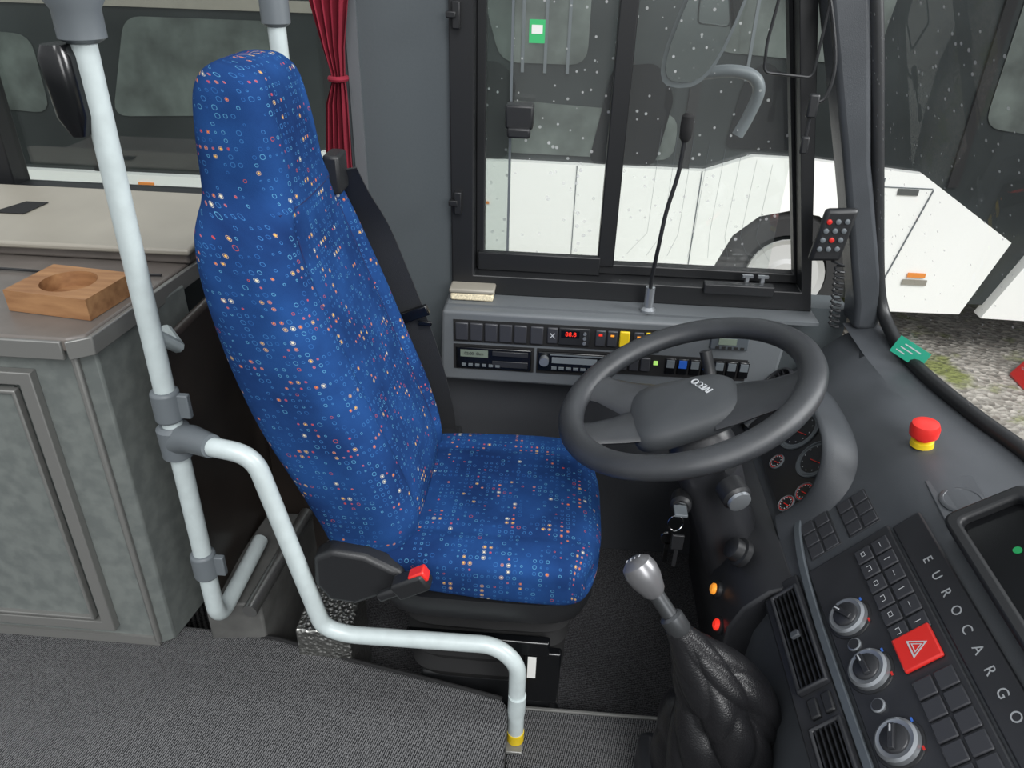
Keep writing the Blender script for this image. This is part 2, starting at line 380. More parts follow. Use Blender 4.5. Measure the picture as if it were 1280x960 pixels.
mk("trim_2",tube(cat_rom([(.505,1.63,1.55),(.560,1.63,1.4),(.640,1.635,1.11),(.705,1.635,.87),(.732,1.62,.79),(.737,1.56,.766)]+[(a,b,.760) for a,b in base[1:]],6),.014,n=12),M_rub,kind="structure")
mk("trim_4",tube(cat_rom([(.462,1.655,1.55),(.50,1.655,1.41),(.603,1.655,1.11),(.70,1.655,.83)],5),.010,n=10),M_rub,kind="structure")
rows=[]
bb_=cat_rom([(a,b,0) for a,b in base],3)
for z in (.757,1.0,1.3,1.6):
    rows.append([(p.x+(z-.757)*-.30,p.y,z) for p in bb_])
nb=len(bb_)
vs=[p for r in rows for p in r];fs=[(i*nb+k,i*nb+k+1,(i+1)*nb+k+1,(i+1)*nb+k) for i in range(3) for k in range(nb-1)]
mk("window_3",(vs,fs),M_wsg,kind="structure",recalc=False)
plat=[(-2.8,-.6),(-2.8,1.50),(-.80,1.50),(-.80,1.14),(-.703,1.137),(-.56,1.122),(-.385,1.081),(-.2,1.046),(-.06,1.016),(-.045,1.0),(-.045,-.6)]
mk("floor",prism([(a,b,-.06) for a,b in plat],(0,0,.22)),M_carp,kind="structure",smooth=False,bev=.008)
mk("floor_cab",bx(-.80,.69,.3,1.70,-.06,0),M_carp2,kind="structure",smooth=False).name="floor_1"
mk("floor_step",bx(-.044,.34,.2,1.065,0.001,.07),M_carp,kind="structure",smooth=False,bev=.005).name="floor_2"
mk("trim_5",merge(bx(-.044,.34,1.062,1.07,.045,.073)),M_alud,kind="structure",smooth=False,bev=.002)
mk("trim_6",tube([(a,b,.155) for a,b in ((-.703,1.139),(-.56,1.124),(-.385,1.083),(-.2,1.048),(-.06,1.018))],.006,n=8),M_blackm,kind="structure")
mk("ground",([(-14,1.9,-.95),(18,1.9,-.95),(18,30,-.95),(-14,30,-.95)],[(0,1,2,3)]),M_gravel,kind="structure",smooth=False)
# ------------------------------------------------------------------ parked bus outside
pb=thing("bus","white parked coach with dark tinted windows beside the cab","bus",(0,5.2,-.95))
body=[(-9,-.55),(-9,.105),(-1.7,.105),(-1.5,.30),(.85,.29),(1.12,.39),(1.45,.385),(2.12,.33),(2.76,-.06),(2.60,-.55),(1.90,-.56),(1.86,-.30),(1.74,-.06),(1.58,.05),(1.40,.075),(1.22,.03),(1.08,-.1),(1.0,-.3),(.98,-.56)]
mk("body_panel",pxz(body,4.7,4.78),M_white,pb,smooth=False)
mk("front_panel",pxz([(2.73,-.56),(2.90,-.15),(3.9,-.25),(4.2,-.3),(4.2,-.58)],4.68,4.78),M_white,pb,smooth=False)
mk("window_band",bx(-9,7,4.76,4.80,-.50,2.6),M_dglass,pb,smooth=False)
mk("roof",bx(-9,7,4.80,7.2,-.5,2.7),M_dgrey,pb,smooth=False)
mk("window_trim",bx(-9,-1.3,4.745,4.755,1.07,1.13),M_lid,pb,smooth=False)
mk("window_trim",bx(-1.2,2.6,4.745,4.755,1.36,1.45),M_lid,pb,smooth=False)
for a0,a1,z0,z1 in ((-3.0,-2.92,.1,1.07),(-1.45,-1.3,.3,1.36),(.70,.76,.29,1.36),(2.3,2.36,.25,2.0)):
    mk("window_pillar",bx(a0,a1,4.74,4.76,z0,z1),M_blackm,pb,smooth=False)
mk("windscreen_post",prism([(2.9,4.73,.0),(2.98,4.73,.0),(2.62,4.73,1.6),(2.50,4.73,1.6)],(0,.02,0)),M_dgrey,pb,smooth=False)
def rnd(p,y0,y1,r=.06):
    q=[(a,0,b) for a,b in p];q2=fillet([((q[0][0]+q[-1][0])/2,0,(q[0][2]+q[-1][2])/2)]+q+[((q[0][0]+q[-1][0])/2,0,(q[0][2]+q[-1][2])/2)],r,4)[:-1]
    return pxz([(v.x,v.z) for v in q2],y0,y1)
for p in ([(-.75,.3),(-.35,.3),(-.30,.75),(-.40,.86),(-.62,.84),(-.72,.7)],[(.15,.3),(.55,.3),(.62,.7),(.5,.88),(.25,.85)],[(.95,.42),(1.35,.42),(1.28,.8),(1.1,.92),(1.0,.8)]):
    mk("seat_back",rnd(p,4.742,4.746),M_blackg,pb,smooth=False)
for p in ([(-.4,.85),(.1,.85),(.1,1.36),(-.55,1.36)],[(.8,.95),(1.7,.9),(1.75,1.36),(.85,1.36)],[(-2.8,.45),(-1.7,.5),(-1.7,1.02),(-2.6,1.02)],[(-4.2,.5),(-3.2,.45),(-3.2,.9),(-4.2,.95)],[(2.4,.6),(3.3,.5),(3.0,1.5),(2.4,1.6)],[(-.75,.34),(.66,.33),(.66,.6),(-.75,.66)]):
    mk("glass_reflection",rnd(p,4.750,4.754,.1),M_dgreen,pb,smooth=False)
for x0 in (-.28,-.15,-.02,1.0,1.25,1.5):
    mk("grab_rail",bx(x0,x0+.018,4.744,4.75,.80,1.36),M_joint,pb,smooth=False)
mk("roof_light_bar",prism([(3.35,4.73,1.5),(3.8,4.73,.55),(3.84,4.73,.57),(3.40,4.73,1.52)],(0,.02,0)),M_lid,pb,smooth=False)
for q in (bx(.08,.085,4.695,4.70,-.5,.29),bx(.83,.836,4.695,4.70,-.5,.29),bx(1.905,1.91,4.695,4.70,-.2,.3),prism([(2.20,4.69,.24),(2.206,4.69,.24),(2.03,4.69,-.5),(2.024,4.69,-.5)],(0,.01,0)),bx(1.9,2.2,4.695,4.70,.245,.25)):
    mk("seam",q,M_joint,pb,smooth=False)
mk("side_marker",bx(2.0,2.12,4.69,4.70,.205,.24),M_dgrey,pb,smooth=False)
mk("marker_lens",merge(bx(-2.70,-2.6,4.69,4.70,.03,.06)),M_orange,pb,smooth=False)
mk("warning_label",bx(2.20,2.31,4.685,4.69,-.31,-.28),M_orange,pb,smooth=False)
mk("warning_label",bx(-.6,-.45,4.69,4.695,.03,.045),M_orange,pb,smooth=False)
mk("warning_text",merge(bx(2.18,2.33,4.685,4.69,-.36,-.325)),M_lid,pb,smooth=False)
mk("wheel",merge(lathe((1.45,4.70,-.36),(0,1,0),[(.40,.25),(.42,.2),(.42,.06),(.38,.03),(.27,.03),(.26,.06),(.1,.07)],36)),M_tyre,pb)
mk("wheel_rim",lathe((1.45,4.715,-.36),(0,-1,0),[(.25,0),(.25,.02),(.2,-.01),(.12,0),(.10,.03),(.0,.03)],28),M_rim,pb)
mk("wheel_well",lathe((1.42,4.77,-.36),(0,1,0),[(.46,0),(.46,.02)],28),M_blackm,pb)
mk("flank_logo",merge(prism([(-3.62,4.74,.72),(-3.54,4.74,.76),(-3.46,4.74,.72),(-3.54,4.74,.68)],(0,.004,0))),M_whitel,pb,smooth=False)
bf=thing("barrier_foot","red and white plastic barrier foot standing on gravel","barrier",(3.2,4.55,-.95))
mk("red_block",prism([(3.02,4.45,-.949),(3.6,4.45,-.949),(3.5,4.45,-.78),(3.12,4.45,-.78)],(0,.22,0)),M_red,bf,bev=.02)
mk("white_block",prism([(3.13,4.49,-.778),(3.49,4.49,-.778),(3.45,4.49,-.70),(3.17,4.49,-.70)],(0,.14,0)),M_white,bf,bev=.02)
# exterior mirror
mr=thing("wing_mirror","grey exterior driver mirror on a curved arm","mirror",(.36,1.95,1.15))
def rr(cx,cy,cz,w,h,n=24,e=3,u=AX[0],v=AX[2]):
    o=V((cx,cy,cz));out=[]
    for k in range(n):
        t=2*pi*k/n;ct,st_=math.cos(t),math.sin(t)
        out.append(o+u*(w*math.copysign(abs(ct)**(2/e),ct))+v*(h*math.copysign(abs(st_)**(2/e),st_)))
    return out
mk("mirror_arm",tube(cat_rom([(.455,2.13,1.05),(.475,2.13,1.10),(.488,2.12,1.165),(.465,2.12,1.20),(.41,2.12,1.21),(.34,2.13,1.20)],6),.016,n=12),M_joint,mr)
mk("upper_arm",tube(cat_rom([(.36,2.14,1.45),(.40,2.05,1.66),(.40,1.90,1.80),(.40,1.76,1.84)],5),.014,n=10),M_joint,mr)
tilt=V((.30,.0,1)).normalized()
mk("mirror_housing",loft([rr(.33,2.16,1.33,.03,.10,v=tilt),rr(.33,2.13,1.33,.07,.16,v=tilt),rr(.33,2.10,1.33,.075,.17,v=tilt)]),M_joint,mr)
mk("mirror_glass",loft([rr(.33,2.098,1.33,.066,.155,v=tilt),rr(.33,2.094,1.33,.066,.155,v=tilt)]),M_mirror,mr)
# ------------------------------------------------------------------ curtain
rows=[]
prof=[(1.75,.055,-.475),(1.45,.05,-.478),(1.37,.038,-.482),(1.29,.022,-.480),(1.23,.012,-.474),(1.18,.022,-.482),(1.05,.028,-.490),(.9,.032,-.485),(.78,.033,-.478),(.60,.034,-.475)]
for z,w,cx in prof:
    r=[]
    for k in range(33):
        t=k/32;r.append(V((cx+w*(2*t-1),1.655+.013*math.sin(t*pi*9),z)))
    r2=[p+V((0,.006,0)) for p in reversed(r)]
    rows.append(r+r2)
cu=mk("curtain",loft(rows),M_curt,label="maroon fabric curtain tied to the window pillar",cat="curtain")
mk("tie_band",tube([( -.474+.016*math.cos(t),1.655+.02*math.sin(t),1.23) for t in [i*2*pi/16 for i in range(17)]],.006,n=8),M_curt,cu)
# ------------------------------------------------------------------ cabinet
cb=thing("cabinet","grey marbled laminate cabinet with aluminium edge trims","cabinet",(-1.0,1.2,.16))
mk("body",merge(prism([(-1.5,1.084,.161),(-.80,1.084,.161),(-.775,1.10,.161),(-.735,1.36,.161),(-1.5,1.36,.161)],(0,0,.72))),M_cab,cb,bev=.004)
mk("countertop",prism([(-1.5,1.066,.881),(-.797,1.066,.881),(-.772,1.085,.881),(-.725,1.66,.881),(-1.5,1.66,.881)],(0,0,.025)),M_ctop,cb,bev=.004)
mk("edge_trim",merge(bx(-1.5,-.805,1.060,1.068,.868,.902),prism([(-.797,1.060,.868),(-.764,1.085,.868),(-.717,1.60,.868),(-.725,1.60,.868),(-.774,1.09,.868),(-.799,1.066,.868)],(0,0,.034))),M_alud,cb,bev=.002)
mk("base_trim",bx(-1.5,-.80,1.078,1.086,.162,.185),M_alud,cb)
dr=mk("door",bx(-1.48,-.925,1.072,1.084,.22,.80),M_cab,cb,bev=.003)
mk("door_frame",merge(ringframe([(-1.49,1.066,.21),(-.88,1.066,.21),(-.88,1.066,.835),(-1.49,1.066,.835)],[(-1.47,1.066,.235),(-.905,1.066,.235),(-.905,1.066,.81),(-1.47,1.066,.81)],(0,.018,0)),
   ringframe([(-1.46,1.062,.245),(-.915,1.062,.245),(-.915,1.062,.80),(-1.46,1.062,.80)],[(-1.455,1.062,.250),(-.922,1.062,.250),(-.922,1.062,.793),(-1.455,1.062,.793)],(0,.015,0))),M_alud,dr,bev=.002)
mk("corner_trim",bx(-.808,-.796,1.076,1.088,.17,.87),M_alud,cb,bev=.004)
lb=thing("storage_box","beige lidded storage box on the cabinet","box",(-1.1,1.5,.906))
mk("box_body",bx(-1.5,-.735,1.40,1.64,.907,.935),M_ctop,lb,bev=.006)
mk("lid",prism([(-1.5,1.375,.930),(-.725,1.385,.930),(-.725,1.65,.962),(-1.5,1.65,.962)],(0,0,.014)),M_lid,lb,bev=.005)
mk("lid_slot",prism([(-1.20,1.50,.9597),(-1.13,1.50,.9597),(-1.11,1.56,.9665),(-1.16,1.56,.9665)],(0,0,.001)),M_blackm,lb,smooth=False)
mk("cable",tube(cat_rom([(-1.45,1.315,.912),(-1.1,1.32,.912),(-.9,1.315,.912),(-.76,1.33,.912)],5),.003,n=6),M_black,label="thin black cable lying on the countertop",cat="cable")
wa=V((.151,-.020,0)).normalized();wb=V((.020,.151,0)).normalized()
o=V((-.862,1.205,0))
def P2(a,b,z):return o+wa*a+wb*b+V((0,0,z))
n=48;hw,hh,hr=.080,.062,.047
def sqp(t):
    c,s=math.cos(t),math.sin(t);k=1/max(abs(c)/hw,abs(s)/hh);return c*k,s*k
A=[];B=[];C=[];D=[]
t0=math.atan2(hh,hw)
angs=[]
for q in ((t0,pi-t0),(pi-t0,pi+t0),(pi+t0,2*pi-t0),(2*pi-t0,2*pi+t0)):
    angs+=[q[0]+(q[1]-q[0])*k/12 for k in range(12)]
for t in angs:
    x,y=sqp(t)
    A.append(P2(x,y,.907));B.append(P2(x,y,.946));C.append(P2(hr*math.cos(t),hr*math.sin(t),.946));D.append(P2(hr*math.cos(t),hr*math.sin(t),.918))
vs=A+B+C+D;fs=[]
for i in range(3):
    for k in range(n):
        k2=(k+1)%n;fs.append((i*n+k,i*n+k2,(i+1)*n+k2,(i+1)*n+k))
fs+=[tuple(range(n-1,-1,-1)),tuple(3*n+k for k in range(n))]
mk("cup_holder",(vs,fs),M_wood,label="square wooden block with a round recess on the countertop",cat="cup holder",ang=25)
# ------------------------------------------------------------------ rear partition of cab
mk("partition_panel",merge(bx(-.70,-.68,1.12,1.66,.0,.86),bx(-.72,-.60,1.50,1.66,0,.5)),M_brown,label="dark brown panel between cabinet and driver seat",cat="panel",bev=.01)
sl=thing("ledge","aluminium edged ledge below the handrail pole","ledge",(-.62,1.23,0))
mk("ledge_body",prism([(-.70,1.11,.0),(-.585,1.125,.0),(-.56,1.42,.0),(-.67,1.42,.0)],(0,0,.26)),M_greyfloor,sl,bev=.005)
mk("ledge_nosing",tube([(-.598,1.10,.262),(-.575,1.42,.262)],.016,n=12),M_alu,sl)
mk("step_box",bx(-.50,-.385,1.085,1.22,0,.235),M_plate,label="small checker plate metal box on the cab floor",cat="box",bev=.004)
# ------------------------------------------------------------------ poles
pl=thing("handrail","light grey handrail pole with bent guard rail and dark clamps","handrail",(-.64,1.05,.16))
mk("pole",tube(fillet([(-.636,1.05,1.75),(-.640,1.05,.285),(-.640,1.29,.285)],.05,8),.0170,n=18),M_pole,pl)
mk("top_coupling",lathe((-.636,1.05,1.36),(0,0,1),[(.020,0),(.030,.006),(.030,.04),(.036,.05),(.038,.12),(.025,.14)],24),M_joint,pl)
for z in (.80,.44):
    mk("clamp",merge(lathe((-.640,1.05,z-.03),(0,0,1),[(.019,0),(.0235,.004),(.0235,.056),(.019,.06)],20),box((-.615,1.05,z),(.03,.012,.045))),M_joint,pl,bev=.002)
mk("side_stub",tube([(-.640,1.055,.93-.0),(-.64,1.12,.875),(-.70,1.2,.86)],.012,n=10),M_pole,pl)
mk("ticket_scanner",loft([rr(-.658,1.035,1.245,.010,.018,v=V((0,1,0))),rr(-.660,1.035,1.270,.020,.026,v=V((0,1,0))),rr(-.664,1.035,1.345,.022,.028,v=V((0,1,0))),rr(-.664,1.035,1.360,.016,.022,v=V((0,1,0)))]),M_blackg,pl)
mk("guard_rail",tube(fillet([(-.62,1.045,.742),(-.56,1.0,.757),(-.482,1,.745),(-.405,1,.35),(-.36,1,.333),(-.075,1,.335),(-.030,.99,.30),(-.028,.985,.02)],.045,7),.0165,n=18),M_pole,pl)
mk("clamp",merge(lathe((-.640,1.05,.695),(0,0,1),[(.02,0),(.026,.004),(.027,.06),(.02,.066)],22),tube([(-.64,1.05,.73),(-.60,1.03,.748),(-.55,1.0,.757)],[.026,.024,.02],n=16)),M_joint,pl)
mk("sleeve",cyl((-.0285,.986,.165),(-.028,.985,.215),.0175),M_pole,pl)
mk("foot_plate",merge(bx(-.052,-.012,.955,1.005,.071,.079)),M_alud,pl,bev=.002)
mk("warning_tape",cyl((-.028,.985,.08),(-.028,.985,.105),.0172),M_yel,pl)
p2=thing("handrail_pole","light grey handrail pole behind the driver seat","pole",(-.536,1.5,.5))
mk("tube",cyl((-.536,1.5,.3),(-.536,1.5,1.75),.0165),M_pole,p2)
mk("coupling",lathe((-.536,1.5,1.34),(0,0,1),[(.018,0),(.026,.006),(.026,.05),(.018,.056)],20),M_joint,p2)
# ------------------------------------------------------------------ driver seat
st=thing("driver_seat","high backed driver seat in blue patterned fabric on black base","seat",(-.1,1.23,0))
cy=1.237
lev=[(.47,-.385,-.25,.19,.0),(.50,-.405,-.230,.204,.012),(.56,-.425,-.220,.213,.022),(.66,-.462,-.243,.221,.030),(.77,-.505,-.282,.226,.034),(.88,-.535,-.320,.225,.034),(.97,-.552,-.353,.220,.032),(1.03,-.560,-.375,.213,.028),(1.07,-.563,-.390,.203,.022),(1.095,-.564,-.398,.190,.016),(1.115,-.564,-.404,.165,.010),(1.13,-.564,-.408,.140,.006),(1.155,-.564,-.412,.126,.006),(1.22,-.562,-.420,.121,.008),(1.275,-.557,-.430,.115,.008),(1.300,-.550,-.438,.107,.004),(1.315,-.54,-.45,.094,0),(1.325,-.522,-.463,.074,0),(1.329,-.50,-.480,.03,0)]
def ell(t,e):
    c,s=math.cos(t),math.sin(t);return math.copysign(abs(c)**(2/e),c),math.copysign(abs(s)**(2/e),s)
qa=cat_rom([V(l[:3]) for l in lev],4);qb=cat_rom([V((l[3],l[4],0)) for l in lev],4)
II=[(p.x,p.y,p.z,max(.004,r.x),max(0,r.y)) for p,r in zip(qa,qb)]
EF=3.5;EB=3.6
def fx(s,xb,xf,d):
    cc=max(0,1-abs(s)**EF)**(1/EF);cx=(xb+xf)/2-.008;a=xf-cx
    x=cx+a*cc
    x-=d*(1-1/(1+math.exp(-(abs(s)-.60)/.045)))*.55   # flat centre panel behind the bolsters
    x-=d*.30*math.exp(-((abs(s)-.58)/.045)**2)
    return x
rings=[];uv=[];n=128;vacc=0;pv=None
for z,xb,xf,w,d in II:
    ring=[];cx=(xb+xf)/2-.008
    for k in range(n):
        t=-pi+2*pi*k/n
        if abs(t)<pi/2+1e-6:
            c,s=ell(t,EF);ring.append(V((fx(s,xb,xf,d),cy+w*s,z)))
        else:
            c,s=ell(t,EB);ring.append(V((cx+(cx-xb)*c,cy+w*s,z)))
    p=V((xf,0,z))
    if pv is not None:vacc+=(p-pv).length
    pv=p
    u=0;us=[0]
    for k in range(1,n):u+=(ring[k]-ring[k-1]).length;us.append(u)
    half=us[n//2]
    uv+=[(x-half,vacc) for x in us]
    rings.append(ring)
bk=mk("backrest",loft(rings,uv),M_fab,st,ang=80)
def front(z,s):
    zz,xb,xf,w,d=min(II,key=lambda q:abs(q[0]-z));return V((fx(s,xb,xf,d)-.0006,cy+w*s,zz))
M_seam=mat("seam_blue",(14,32,80),.95)
for fr in (-.58,.58):
    mk("seam",tube(cat_rom([front(z,fr*(1 if z<1.0 else 1-(z-1)*.6)) for z in [.52+i*.08 for i in range(8)]],4),.0018,n=6),M_seam,bk)
mk("seam",tube([front(1.118,s) for s in (-.85,-.6,-.3,0,.3,.6,.85)],.0018,n=6),M_seam,bk)
# cushion
clev=[(-.33,.15,.49,.45),(-.325,.18,.51,.435),(-.29,.20,.527,.425),(-.2,.212,.534,.42),(-.08,.220,.535,.415),(.0,.220,.536,.412),(.05,.216,.534,.41),(.085,.208,.526,.412),(.105,.198,.510,.42),(.116,.18,.490,.43),(.119,.15,.470,.445)]
rings=[];uv=[];vacc=0;pv=None;cyc=1.225;n=96
A=cat_rom([V(c[:3]) for c in clev],3);B=cat_rom([V((c[3],0,0)) for c in clev],3)
for p,q in zip(A,B):
    x,w,zt=p;zb=q.x;ring=[];cz=(zt+zb)/2;h=(zt-zb)/2
    for k in range(n):
        t=-pi+2*pi*k/n;c,s=ell(t,3.8)
        z=cz+h*c
        if c>0:z+=(.010*abs(s)**2-.005*math.exp(-((abs(s)-.62)/.05)**2)-.003*(1-abs(s)))*min(1,h/.05)
        xx=x-.03*abs(s)**4*(1 if x>.05 else 0)*(x-.05)/.07
        ring.append(V((xx,cyc+w*s,z)))
    u=0;us=[0]
    for k in range(1,n):u+=(ring[k]-ring[k-1]).length;us.append(u)
    pp=V((x,0,zt))
    if pv is not None:vacc+=(pp-pv).length
    pv=pp
    uv+=[(xx-us[n//2]+3,vacc) for xx in us];rings.append(ring)
cu2=mk("cushion",loft(rings,uv),M_fab,st,ang=60)
mk("seat_pan",loft([rr(-.105,cyc,.345,.17,.155,e=5,v=AX[1],n=32),rr(-.105,cyc,.36,.205,.19,e=5,v=AX[1],n=32),rr(-.105,cyc,.40,.215,.205,e=5,v=AX[1],n=32),rr(-.105,cyc,.425,.212,.205,e=5,v=AX[1],n=32)]),M_black,st)
g=[]
for i,(z,s) in enumerate([(.12,.150),(.15,.165),(.175,.15),(.20,.165),(.225,.15),(.25,.17),(.275,.155),(.30,.175),(.33,.16),(.348,.16)]):
    g.append(rr(-.10,cyc+.01,z,s,s*.95,e=6,v=AX[1],n=32))
mk("suspension_bellows",loft(g),M_blackm,st)
mk("pedestal",merge(bx(-.24,.04,1.09,1.40,0.0,.13),bx(-.26,.06,1.08,1.12,0.0,.03)),M_black,st,bev=.008)
mk("side_rail",merge(bx(-.26,.03,1.055,1.075,.245,.285),bx(-.02,.055,1.06,1.08,.10,.25)),M_blackg,st,bev=.004)
mk("label_tag",bx(-.012,.005,1.052,1.0545,.185,.245),M_whitel,st)
mk("recliner_cover",pxz([(-.405,.525),(-.37,.545),(-.31,.537),(-.245,.500),(-.24,.478),(-.29,.440),(-.335,.415),(-.385,.42),(-.41,.46)],.998,1.04),M_black,st,bev=.01,seg=3)
bd=V((.75,0,.45)).normalized();bn=V((-.45,0,.75)).normalized()
bu=mk("belt_buckle",merge(box((-.222,.972,.510),(.066,.034,.036),(bd,AX[1],bn)),box((-.262,.972,.482),(.05,.018,.018),(bd,AX[1],bn))),M_black,st,bev=.006)
mk("release_button",box(V((-.222,.972,.510))+bd*.022+bn*.010,(.032,.024,.022),(bd,AX[1],bn)),M_red,bu,bev=.003)
sb=mk("seat_belt",ribbon(cat_rom([(-.402,1.380,1.118),(-.392,1.42,1.06),(-.366,1.462,.98),(-.334,1.474,.88),(-.305,1.480,.79),(-.275,1.488,.68),(-.250,1.505,.54),(-.244,1.515,.455)],4),(1,0,.25),.054,.003),M_belt,st)
mk("belt_guide",box((-.410,1.365,1.118),(.030,.060,.070)),M_black,sb,bev=.006)
mk("latch_plate",merge(box((-.302,1.470,.79),(.074,.014,.024),(V((.9,0,.4)).normalized(),AX[1],V((-.4,0,.9)).normalized())),box((-.276,1.468,.772),(.03,.006,.012))),M_blackg,sb,bev=.003)
mk("belt_anchor",merge(bx(-.280,-.205,1.485,1.53,.42,.475),bx(-.295,-.270,1.48,1.53,.44,.52)),M_black,sb,bev=.006)
# ------------------------------------------------------------------ side control panel
cp=thing("side_control_panel","grey side console with radio, recorder and switch rows","control panel",(.1,1.64,.57))
mk("console_body",pxz([(-.258,.748),(-.266,.572),(-.25,.566),(.47,.562),(.52,.60),(.53,.748)],1.588,1.70),M_panel,cp,bev=.008,seg=3)
mk("top_shelf",bx(-.25,.60,1.62,1.70,.745,.753),M_panel,cp)
fy=1.588
mk("face_plate",merge(bx(-.232,.245,fy-.002,fy+.001,.672,.728),bx(-.232,-.042,fy-.002,fy+.001,.60,.665),bx(-.036,.142,fy-.002,fy+.001,.60,.665),bx(.15,.45,fy-.002,fy+.001,.61,.665)),M_blackm,cp)
def key(x,z,w,h,m,par=cp,nm="switch",dy=.007):
    return mk(nm,box((x,fy-dy/2,z),(w,dy,h)),m,par,bev=.0025)
for i in range(5):key(-.212+i*.034,.700,.030,.045,M_key)
key(-.038,.700,.030,.045,M_key)
k=key(-.002,.702,.024,.040,M_key);mk("icon",text("X",.018,(-.002,fy-.0078,.702),(1,0,0),(0,0,1),.0004),M_mark,k)
d=key(.048,.702,.072,.044,M_black,nm="temperature_display");mk("display",bx(.018,.060,fy-.0085,fy-.0065,.70,.718),M_blackg,d)
mk("digits",text("88.8",.015,(.040,fy-.009,.709),(1,0,0),(0,0,1),.0004),M_redl,d)
for i in range(3):mk("knob",cyl((.072,fy-.004,.712-i*.012),(.072,fy-.010,.712-i*.012),.004,12),M_silver,d)
for x,m in ((.108,M_key),(.135,M_key),(.163,M_yel),(.195,M_key),(.222,M_yel)):
    key(x,.702,.023,.040,m)
    if m is M_key: mk("indicator",bx(x-.004,x+.004,fy-.0085,fy-.0065,.709,.713),M_amber if x>.12 else M_redl,cp)
tg=key(-.137,.632,.178,.056,M_blackg,nm="tachograph")
mk("display",bx(-.215,-.150,fy-.0085,fy-.0065,.636,.654),M_lcd,tg)
mk("digits",text("02:00  0km",.010,(-.183,fy-.009,.645),(1,0,0),(0,0,1),.0003),M_blackm,tg)
mk("drawer",merge(bx(-.140,-.056,fy-.010,fy-.0065,.642,.654),bx(-.140,-.056,fy-.009,fy-.0065,.612,.628)),M_dash2,tg,bev=.001)
mk("button",merge(*[bx(-.212+i*.016,-.202+i*.016,fy-.010,fy-.0065,.612,.618) for i in range(6)]),M_joint,tg)
ra=key(.053,.634,.172,.050,M_blackg,nm="car_radio")
mk("volume_knob",cyl((-.018,fy-.006,.640),(-.018,fy-.022,.640),.011,20),M_silver,ra)
mk("display",bx(.0,.105,fy-.0085,fy-.0065,.632,.647),mat("radio_display",(110,116,120),.3),ra)
mk("button",merge(*[bx(.0+i*.017,.012+i*.017,fy-.010,fy-.0065,.616,.622) for i in range(7)]),M_joint,ra)
mk("cassette_slot",bx(-.005,.125,fy-.0085,fy-.0065,.652,.655),M_joint,ra)
for i in range(3):key(.165+i*.026,.640,.022,.036,M_key)
mk("indicator_light",bx(.236,.246,fy-.004,fy-.001,.64,.65),mat("green_lamp",(170,220,110),.4,emit=.5),cp)
for i,m in enumerate([M_dash2,M_blue,M_dash2,M_blue,M_dash2,M_dash2,M_dash2]):
    k=key(.275+i*.028,.640,.024,.042,M_blackg)
    mk("cap",bx(.275+i*.028-.009,.275+i*.028+.009,fy-.0095,fy-.0065,.638,.657),m if m is M_blue else M_joint,k)
d=key(.40,.708,.085,.034,M_trimg,nm="heater_timer");mk("display",bx(.375,.415,fy-.009,fy-.0065,.705,.72),M_lcd,d)
mk("button",merge(*[bx(.37+i*.014,.378+i*.014,fy-.009,fy-.0065,.694,.70) for i in range(5)]),M_blackm,d)
br=thing("scrub_brush","cream bristle brush lying on the console shelf","brush",(-.19,1.66,.753))
mk("bristles",bx(-.245,-.145,1.635,1.68,.754,.772),M_brist,br,bev=.004)
mk("brush_back",bx(-.248,-.142,1.633,1.682,.772,.783),M_lid,br,bev=.004)
mc=thing("gooseneck_microphone","black gooseneck microphone standing on the side console","microphone",(.214,1.64,.755))
mk("base",merge(lathe((.214,1.635,.753),(0,0,1),[(.018,0),(.018,.006),(.011,.012),(.011,.06)],16)),M_silver,mc)
mk("gooseneck",tube(cat_rom([(.214,1.633,.80),(.212,1.62,.84),(.215,1.60,.92),(.222,1.6,1.0),(.236,1.6,1.08),(.240,1.6,1.15)],6),.0045,n=10),M_black,mc)
mk("microphone_head",lathe((.240,1.6,1.145),(0,0,1),[(.006,0),(.012,.008),(.013,.03),(.012,.05),(.006,.056)],18),M_blackm,mc)
rc=thing("remote_control","black handheld keypad hanging on the pillar","remote control",(.57,1.61,.9))
ux=V((1,0,.06)).normalized();uz=V((.12,0,1)).normalized()
mk("housing",box((.574,1.600,.968),(.066,.022,.115),(ux,AX[1],uz)),M_black,rc,bev=.008)
for r in range(4):
    for c in range(3):
        p=V((.574,1.588,.992))+ux*((c-1)*.018)+uz*(-r*.020+.008)
        mk("key",lathe(p,(0,-1,0),[(.0055,-.002),(.0055,.002),(.003,.003)],12),M_redh if (r,c) in ((0,0),(2,1)) else M_joint,rc)
co=[(.585,1.60,.91)]
for i in range(80):
    t=i/79;th=i*.9
    co.append((.60+.010*math.cos(th)+.02*t,1.585+.010*math.sin(th),.905-.145*t))
mk("coiled_cord",tube(co,.0028,n=6),M_black,rc)
wh=thing("wire_holder","thin black wire holder fixed on the window pillar","holder",(.47,1.63,1.3))
mk("wire",tube(fillet([(.385,1.62,1.46),(.372,1.62,1.33),(.376,1.62,1.278),(.47,1.62,1.272),(.475,1.62,1.46)],.012,4),.003,n=8),M_black,wh)
mk("strap",tube(cat_rom([(.44,1.62,1.47),(.475,1.62,1.40),(.505,1.615,1.30),(.50,1.61,1.24),(.48,1.61,1.22),(.478,1.61,1.15)],5),.004,n=8),M_black,wh)
mk("clasp",bx(.468,.488,1.60,1.615,1.20,1.245),M_black,wh,bev=.004)
mk("clasp",bx(.470,.486,1.60,1.612,1.13,1.165),M_black,wh,bev=.004)
